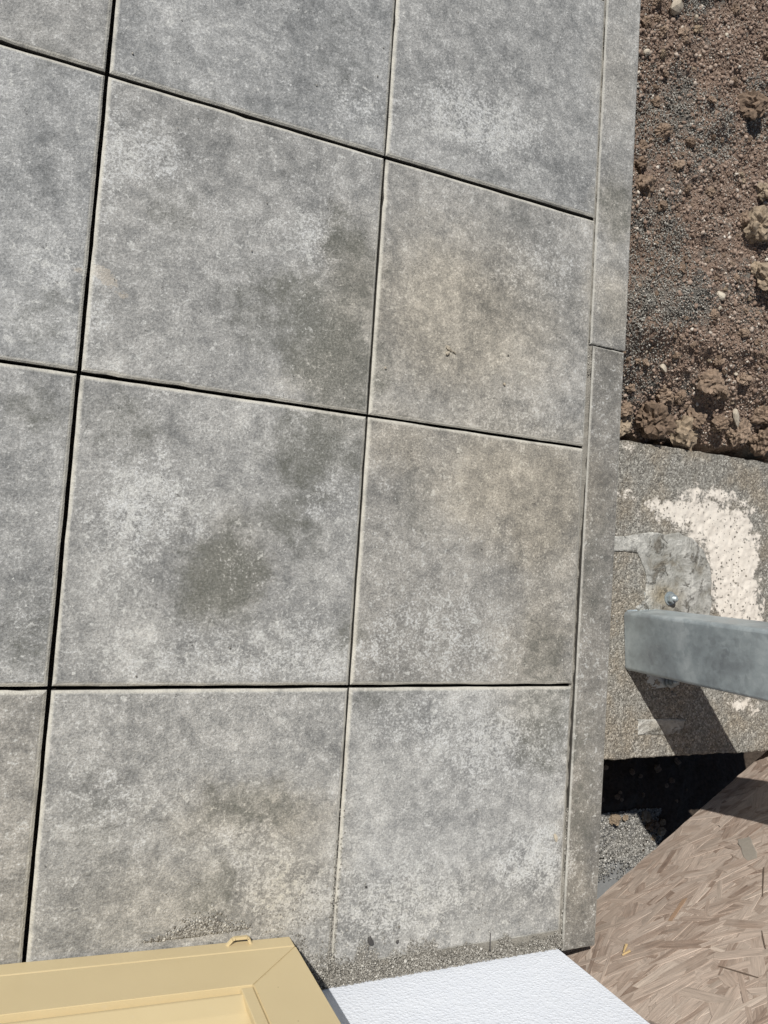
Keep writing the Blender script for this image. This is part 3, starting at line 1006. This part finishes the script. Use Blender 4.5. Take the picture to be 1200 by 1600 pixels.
# ------------------------------------------------------------------ shutter
SH0 = Vector((0.4195, -1.426, 0.004))
shutter = empty('window_shutter', SH0)
tag(shutter, 'beige louvred door shutter folded back against the white wall', 'shutter')
shutter.rotation_euler = (0, 0, R(-2.4))
SW, SHh = 0.62, 2.15                       # local: x from -SW to 0, y depth (front 0, back negative), z up
ST, BR = 0.098, 0.112
D = 0.032
def spart(name, bm, m=None, par=None):
    return obj(name, bm, m or M_PAINT, par or shutter)
def prism(poly, axis, a, b, bevel=0.0):
    """extrude polygon (list of 2D) along axis x or z between a and b"""
    bm = bmesh.new()
    def mk(p, t): return (t, p[0], p[1]) if axis == 'x' else (p[0], p[1], t)
    v0 = [bm.verts.new(mk(p, a)) for p in poly]
    v1 = [bm.verts.new(mk(p, b)) for p in poly]
    n = len(poly)
    for i in range(n):
        bm.faces.new((v0[i], v0[(i + 1) % n], v1[(i + 1) % n], v1[i]))
    bm.faces.new(v0)
    bm.faces.new(list(reversed(v1)))
    bmesh.ops.recalc_face_normals(bm, faces=bm.faces[:])
    if bevel:
        bmesh.ops.bevel(bm, geom=bm.edges[:], offset=bevel, segments=2, affect='EDGES')
    return bm
def mitred(xa, xb, za, zb, ta, tb, horiz):
    """frame member with mitred ends, as a front-face polygon extruded in depth"""
    if horiz:   # za edge is the outer one
        poly = [(xa, za), (xb, za), (xb - tb, zb), (xa + ta, zb)]
    else:
        poly = [(xa, za), (xb, za + ta), (xb, zb - tb), (xa, zb)]
    bm = bmesh.new()
    f0 = [bm.verts.new((x, 0, z)) for x, z in poly]
    f1 = [bm.verts.new((x, -D, z)) for x, z in poly]
    n = 4
    for i in range(n): bm.faces.new((f0[i], f0[(i + 1) % n], f1[(i + 1) % n], f1[i]))
    bm.faces.new(f0)
    bm.faces.new(list(reversed(f1)))
    bmesh.ops.recalc_face_normals(bm, faces=bm.faces[:])
    bmesh.ops.bevel(bm, geom=bm.edges[:], offset=0.0012, segments=2, affect='EDGES')
    return bm
zb0 = 0.034                                # foot profile below the mitred frame
spart('foot_profile', box_bm(-SW, -0.001, -D - 0.002, 0.0, 0.0, zb0 - 0.0012, 0.002, 2))
e = 0.0003
spart('bottom_rail', mitred(-SW, 0, zb0, zb0 + BR - 0.012, ST, ST, True))
def stile(side):
    poly = [(0, zb0 + e), (0, SHh - e), (-ST + e, SHh - BR), (-ST + e, zb0 + BR - 0.012 + e)]
    if side: poly = [(-SW - x, z) for x, z in poly]
    bm = bmesh.new()
    f0 = [bm.verts.new((x, 0, z)) for x, z in poly]
    f1 = [bm.verts.new((x, -D, z)) for x, z in poly]
    for i in range(4): bm.faces.new((f0[i], f0[(i + 1) % 4], f1[(i + 1) % 4], f1[i]))
    bm.faces.new(f0)
    bm.faces.new(list(reversed(f1)))
    bmesh.ops.recalc_face_normals(bm, faces=bm.faces[:])
    bmesh.ops.bevel(bm, geom=bm.edges[:], offset=0.0010, segments=2, affect='EDGES')
    return bm
spart('stile', stile(0))
spart('stile', stile(1))
tr = bmesh.new()
poly = [(-SW, SHh), (0, SHh), (-ST, SHh - BR), (-SW + ST, SHh - BR)]
f0 = [tr.verts.new((x, 0, z)) for x, z in poly]
f1 = [tr.verts.new((x, -D, z)) for x, z in poly]
for i in range(4): tr.faces.new((f0[i], f0[(i + 1) % 4], f1[(i + 1) % 4], f1[i]))
tr.faces.new(f0)
tr.faces.new(list(reversed(f1)))
bmesh.ops.recalc_face_normals(tr, faces=tr.faces[:])
spart('top_rail', tr)
# glazing-bead like inner trim
z_in0, z_in1 = zb0 + BR - 0.012, SHh - BR
spart('bead', box_bm(-ST - 0.019, -ST - 0.0006, -0.012, -0.0022, z_in0 + 0.001, z_in1 - 0.001, 0.0015, 2))
spart('bead', box_bm(-SW + ST + 0.0006, -SW + ST + 0.019, -0.012, -0.0022, z_in0 + 0.001, z_in1 - 0.001, 0.0015, 2))
# louvres
pitch = 0.078
k = 0
z = z_in0 + 0.002
while z + pitch < z_in1:
    poly = [(-0.027, z - 0.004), (-0.006, z + 0.006), (-0.005, z + 0.012), (-0.013, z + pitch * 0.55), (-0.026, z + pitch * 0.97), (-0.030, z + pitch * 0.98)]
    spart('slat', prism(poly, 'x', -SW + ST + 0.008, -ST - 0.008, 0.0008))
    z += pitch
# lifting loop at the foot
lb = bmesh.new()
path = [(-0.114, -0.003), (-0.104, 0.0085), (-0.100, 0.0100), (-0.080, 0.0100), (-0.077, 0.0085), (-0.071, -0.003)]
for i in range(len(path) - 1):
    a, b = Vector((*path[i], 0.010)), Vector((*path[i + 1], 0.010))
    d = (b - a)
    M = Matrix.Translation((a + b) / 2) @ d.to_track_quat('X', 'Z').to_matrix().to_4x4()
    r = bmesh.ops.create_cube(lb, size=1, matrix=M @ Matrix.Diagonal((d.length + 0.003, 0.0046, 0.008, 1)))
bmesh.ops.bevel(lb, geom=lb.edges[:], offset=0.0012, segments=2, affect='EDGES')
spart('catch_loop', lb)
# hinges holding it to the wall
for hz_ in (0.35, 1.1, 1.85):
    spart('hinge', box_bm(-SW + 0.01, -SW + 0.05, -0.098, -D - 0.0005, hz_, hz_ + 0.05, 0.002), M_GALV)

# ------------------------------------------------------------------ soil lumps
CLODS = [(1.269, 0.636, 0.0255, 1), (1.191, 0.496, 0.0125, 1), (1.261, 0.319, 0.022, 0), (1.241, 0.568, 0.0158, 0), (1.303, 0.584, 0.0144, 0), (1.54, 0.471, 0.0368, 0), (1.208, 0.175, 0.0278, 0), (1.2, 0.221, 0.0216, 0), (1.31, 0.248, 0.0142, 0), (1.589, 0.164, 0.0468, 2), (1.554, 0.173, 0.0232, 0), (1.607, 0.264, 0.0219, 2), (1.622, 0.034, 0.0469, 2), (1.481, -0.041, 0.0146, 1), (1.459, -0.092, 0.0129, 0), (1.516, -0.197, 0.0148, 0), (1.349, -0.236, 0.0143, 1), (1.503, -0.25, 0.0363, 0), (1.567, -0.121, 0.0132, 0), (1.376, -0.353, 0.0555, 0), (1.498, -0.391, 0.0577, 2), (1.293, -0.397, 0.0356, 2), (1.289, -0.343, 0.0255, 0), (1.396, -0.297, 0.0259, 0), (1.517, -0.333, 0.0336, 0), (1.643, -0.316, 0.0207, 1), (1.683, -0.351, 0.0351, 0), (1.601, -0.362, 0.0311, 0), (1.774, -0.382, 0.0504, 0), (1.739, -0.302, 0.0281, 0), (1.568, -0.263, 0.0268, 0), (1.265, 0.134, 0.0156, 0), (1.348, 0.32, 0.0144, 0), (1.482, 0.714, 0.015, 0), (1.429, 0.217, 0.013, 0), (1.448, 0.632, 0.0083, 1), (1.603, 0.633, 0.0204, 0), (1.19, 0.574, 0.0141, 0), (1.217, 0.634, 0.0142, 0), (1.449, -0.289, 0.0196, 0), (1.624, -0.222, 0.022, 0), (1.285, -0.291, 0.0142, 0)]
clod_me = [rock_mesh('clod', k, 4, 0.45, 0.26, 0.0, M_CLOD) for k in range(7)]
clodt_me = [rock_mesh('clod', 20 + k, 4, 0.45, 0.20, 0.0, M_CLODT) for k in range(3)]
stone_me = [rock_mesh('stone', 40 + k, 2, 0.25, 0.04, 0.9, M_PALE) for k in range(4)]
rc = random.Random(3)
def lump(x, y, r, kind, parent, zf, sink=0.2):
    me = (clod_me, stone_me, clodt_me)[kind][rc.randrange((7, 4, 3)[kind])]
    o = link(bpy.data.objects.new('stone' if kind == 1 else 'clod', me), parent)
    z = float(zf(np.array([x]), np.array([y]))[0])
    s = r * 0.86
    o.scale = (s * rc.uniform(.85, 1.2), s * rc.uniform(.8, 1.1), s * rc.uniform(.6, .85))
    o.rotation_euler = (rc.uniform(-.6, .6), rc.uniform(-.6, .6), rc.uniform(0, 6.28))
    o.location = (x, y, z + s * (0.6 - sink) )
    return o
def soil_ref(x, y): return soil_z(x, np.maximum(y, -0.375))
for (x, y, r, kd) in CLODS:
    o = lump(x, y if y > -0.36 else y + 0.022, r if y > -0.36 else r * 0.88, kd, soil, soil_ref)
    if kd == 1 and y > 0.6 and r > 0.02: o['label'] = 'pale angular stone beside the top of the kerb'
    if kd == 1 and y < -0.3 and x > 1.5:
        o['label'] = 'cream bone shaped stone on the soil near the footing'
        o.scale = (0.028, 0.010, 0.010)
        o.rotation_euler = (0.1, 0.3, R(-60))
cnt = 190 - len(CLODS)
while cnt > 0:
    x, y = rc.uniform(1.10, 1.74), rc.uniform(-0.385, 0.86)
    # clods crowd towards the broken bank and thin out over the grit
    dens = 0.35 + 0.65 * max(0, min(1, (-0.15 - y) / 0.2)) + 0.3 * (x > 1.45) * (y < 0.2)
    if float(fbm(np.array([x]), np.array([y]), 6, 2, 91)[0]) < -0.1: dens *= 0.3
    if rc.random() > dens: continue
    r = 0.0052 * (1 - rc.random()) ** -0.45
    if r > (0.022 if y < -0.15 else 0.013): continue
    kd = 1 if rc.random() < 0.05 else (2 if rc.random() < 0.12 else 0)
    lump(x, y, r if kd != 1 else min(r, 0.009), kd, soil, soil_ref)
    cnt -= 1

# loose crumbs and grey grit, beyond counting
def scatter(n, x0, x1, y0, y1, dens):
    x = rng.uniform(x0, x1, n)
    y = rng.uniform(y0, y1, n)
    k = rng.uniform(size=n) < dens(x, y)
    return x[k], y[k]
GREY = [(1.245, 0.36, 0.13, 0.10), (1.21, -0.16, 0.10, 0.19), (1.30, -0.05, 0.09, 0.10), (1.27, 0.05, 0.08, 0.06), (1.56, 0.50, 0.06, 0.08), (1.42, 0.37, 0.08, 0.05), (1.42, -0.10, 0.05, 0.05), (1.33, 0.72, 0.07, 0.05)]
def greyness(x, y):
    wx = x + 0.10 * fbm(x, y, 12, 4, 51)
    wy = y + 0.10 * fbm(x, y, 12, 4, 53)
    g = np.zeros_like(x)
    for (a, b, c, d) in GREY:
        g = np.maximum(g, np.clip(1.5 - np.sqrt(((wx - a) / c) ** 2 + ((wy - b) / d) ** 2), 0, 1))
    return g
x, y = scatter(85000, 1.085, 1.78, -0.405, 0.92, lambda x, y: 1.0 - 0.92 * greyness(x, y))
r = np.clip(0.0011 * (1 - rng.uniform(size=len(x))) ** -0.42, 0, 0.006)
o = obj('soil_crumbs', grains_mesh('soil_crumbs', np.stack([x, y, soil_z(x, y) + r * 0.45], 1), r, 0.85), M_CRUMB, soil)
o['kind'] = 'stuff'
x, y = scatter(70000, 1.085, 1.78, -0.40, 0.92, lambda x, y: 0.06 + 0.94 * greyness(x, y))
r = rng.uniform(0.0010, 0.0026, len(x))
o = obj('grey_grit', grains_mesh('grey_grit', np.stack([x, y, soil_z(x, y) + r * 0.6 + 0.0015], 1), r, 0.8), M_GRITL, soil)
o['kind'] = 'stuff'

# ------------------------------------------------------------------ in the pit: lit gravel and a few stones
x, y = scatter(19000, 1.50, 1.98, -1.70, -1.495, lambda x, y: np.clip(1.2 - np.clip((x - 1.78) / 0.05 + 2 * fbm(x, y, 20, 2, 6), 0, 2), 0, 1) * np.clip(1 + (y + 1.645) / 0.03 + 2 * fbm(x, y, 40, 2, 5), 0.05, 1))
r = rng.uniform(0.0018, 0.0038, len(x))
o = obj('gravel_bed', grains_mesh('gravel_bed', np.stack([x, y, np.where(y < -1.632, -0.594, pit_z(x, y)) + r * 0.4 + 0.003], 1), r), M_GRIT, pit)
o['kind'] = 'stuff'
for (x, y, r) in ((1.642, -1.515, 0.024), (1.69, -1.513, 0.014), (1.775, -1.52, 0.022), (1.80, -1.552, 0.026), (1.83, -1.565, 0.014), (1.805, -1.585, 0.011), (1.84, -1.54, 0.012)):
    lump(x, y, r, 2 if r < 0.026 else 0, pit, pit_z)
for k in range(30):
    x, y = rc.uniform(1.5, 2.0), rc.uniform(-1.50, -1.26)
    lump(x, y, rc.uniform(0.005, 0.014), 0, pit, pit_z)

# ------------------------------------------------------------------ grit swept against the wall
def wall_dens(x, y):
    d = y - WY
    w = np.interp(x, [0.30, 0.42, 0.50, 0.62, 0.83, 0.98], [0.030, 0.075, 0.052, 0.044, 0.030, 0.020])
    w = w * (1 + 0.9 * fbm(x, y * 0, 30, 3, 83))
    return np.clip(1.15 - d / w, 0, 1) + 0.010 * np.exp(-d / 0.05)
x, y = scatter(90000, 0.30, 1.0, WY, -1.36, wall_dens)
d = y - WY
r = rng.uniform(0.0007, 0.0018, len(x)) * np.where(rng.uniform(size=len(x)) < 0.03, 1.8, 1)
hz = 0.006 * np.clip(1 - d / 0.035, 0, 1) * rng.uniform(0, 1, len(x))
P1 = np.stack([x, y, 0.0004 + r * 0.5 + hz], 1)
R1 = r
# little heap by the shutter foot
x = rng.normal(0.265, 0.035, 900)
y = -1.405 + np.abs(rng.normal(0, 0.014, 900)) * np.clip(1 - np.abs(x - 0.27) / 0.11, 0.05, 1)
r = rng.uniform(0.0010, 0.0028, 900)
P2 = np.stack([x, y, 0.0004 + r * 0.5], 1)
# along the joint at x = 0.5 and strays over the slabs
x = 0.5 + rng.normal(0, 0.0035, 1500)
y = -1.50 + np.abs(rng.normal(0, 0.11, 1500))
r3 = rng.uniform(0.0008, 0.0018, 1500)
P3 = np.stack([x, y, np.where(np.abs(x - 0.5) < 0.004, -0.006, -0.001) + r3 * 0.3], 1)
x = np.concatenate([rng.normal(0.40, 0.05, 160), rng.uniform(0.0, 1.0, 60), rng.normal(0.56, 0.06, 60)])
y = np.concatenate([-1.43 + np.abs(rng.normal(0, 0.03, 160)), rng.uniform(-1.45, 0.5, 60), -1.47 + np.abs(rng.normal(0, 0.035, 60))])
r4 = rng.uniform(0.0007, 0.0018, 280)
P4 = np.stack([x, y, 0.0004 + r4 * 0.5], 1)
# crumbs in the kerb joint
x = rng.uniform(1.0, 1.010, 900)
y = np.concatenate([rng.uniform(-1.52, -1.25, 500), rng.uniform(-0.4, 0.6, 400)])
r5 = rng.uniform(0.0008, 0.0020, 900)
P5 = np.stack([x, y, -0.005 + r5 * 0.3], 1)
o = obj('grit', grains_mesh('grit', np.concatenate([P1, P2, P3, P4, P5]), np.concatenate([R1, rng.uniform(0.0010, 0.0028, 900), r3, r4, r5])), M_GRITL)
o['kind'] = 'stuff'
o['label'] = 'loose grey grit swept along the foot of the white wall'
o['category'] = 'grit'

# ------------------------------------------------------------------ small loose things
def bit(name, label, cat, x, y, z, s, rot, m, seed, ang=0.8, sub=2):
    me = rock_mesh(name, seed, sub, 0.3, 0.08, ang, m)
    o = link(bpy.data.objects.new(name, me))
    o.location = (x, y, z)
    o.scale = s
    o.rotation_euler = (0, 0, R(rot))
    tag(o, label, cat)
    return o
mc = empty('mortar_flake', (0.664, -0.35, 0.001))
tag(mc, 'small cracked beige mortar flake on the brownish slab', 'mortar')
for k, (dx, dy, s, ro) in enumerate(((-0.004, 0.004, (0.009, 0.004, 0.003), -30), (-0.006, -0.005, (0.006, 0.004, 0.0025), 40), (0.007, -0.001, (0.006, 0.0015, 0.0015), -25))):
    me = rock_mesh('fragment', 70 + k, 2, 0.3, 0.1, 0.8, M_MORTAR)
    o = link(bpy.data.objects.new('fragment', me), mc)
    o.location = (dx, dy, 0.0015)
    o.scale = s
    o.rotation_euler = (0.2, 0.2, R(ro))
bit('pebble', 'tiny white pebble right of the mortar flake', 'pebble', 0.79, -0.396, 0.002, (0.0032, 0.0032, 0.0026), 0, M_PALE, 81)
bit('pebble', 'tiny pale pebble beside the joint left of the mortar flake', 'pebble', 0.528, -0.406, 0.0018, (0.0026, 0.0026, 0.0022), 0, M_PALE, 82)
bit('mortar_flake', 'cream mortar flake on the slab next to the lower kerb', 'mortar', 0.972, -1.306, 0.0012, (0.0045, 0.010, 0.0018), 20, M_MORTAR, 83)
bit('stone_chip', 'black stone chip on the slab above the grit', 'stone', 0.574, -1.457, 0.002, (0.0055, 0.0095, 0.003), 25, M_DARKSTONE, 84)
bit('stone_chip', 'tiny dark chip on the slab higher above the grit', 'stone', 0.558, -1.359, 0.0015, (0.003, 0.0022, 0.002), 0, M_DARKSTONE, 85)
bit('stone_chip', 'small grey stone at the upper fringe of the grit', 'stone', 0.628, -1.465, 0.002, (0.0035, 0.004, 0.003), 0, M_DARKSTONE, 86)
# nail lying across the slab edge
nail = empty('nail', (0.8285, -1.507, 0.0025))
tag(nail, 'thin dark nail lying on the slab edge by the wall', 'nail')
nail.rotation_euler = (0, 0, R(2))
bm = bmesh.new()
bmesh.ops.create_cone(bm, cap_ends=True, segments=10, radius1=0.0011, radius2=0.0009, depth=0.031, matrix=Matrix.Translation((0, 0.0165, 0)) @ Matrix.Rotation(R(-90), 4, 'X'))
obj('shank', bm, M_NAIL, nail)
bm = bmesh.new()
bmesh.ops.create_cone(bm, cap_ends=True, segments=12, radius1=0.0024, radius2=0.0024, depth=0.001, matrix=Matrix.Rotation(R(-90), 4, 'X'))
obj('head', bm, M_NAIL, nail)
# wood splinters stuck to the board
def on_board(x, y_unused, z): return Vector((x, 0.4631 * x + 0.2324 * z - 2.0706, z))
for k, (x, z, l, ang, lb_) in enumerate(((1.129, 0.048, 0.019, -35, 'short yellow wood splinter caught on the strand board'), (1.138, 0.034, 0.022, 20, 'longer yellow wood splinter just below the short one'))):
    c = on_board(x, 0, z) + nB * 0.0055
    bm = box_bm(-l / 2, l / 2, -0.0028, 0.0028, -0.0016, 0.0016, 0.0006)
    for v in bm.verts:
        if v.co.x > l * 0.4: v.co.y *= 0.3
    o = obj('wood_splinter', bm, M_SPLINT)
    o.matrix_world = Matrix.Translation(c) @ MB_ @ Matrix.Rotation(R(ang), 4, 'Z') @ Matrix.Rotation(R(8), 4, 'Y')
    tag(o, lb_, 'splinter')
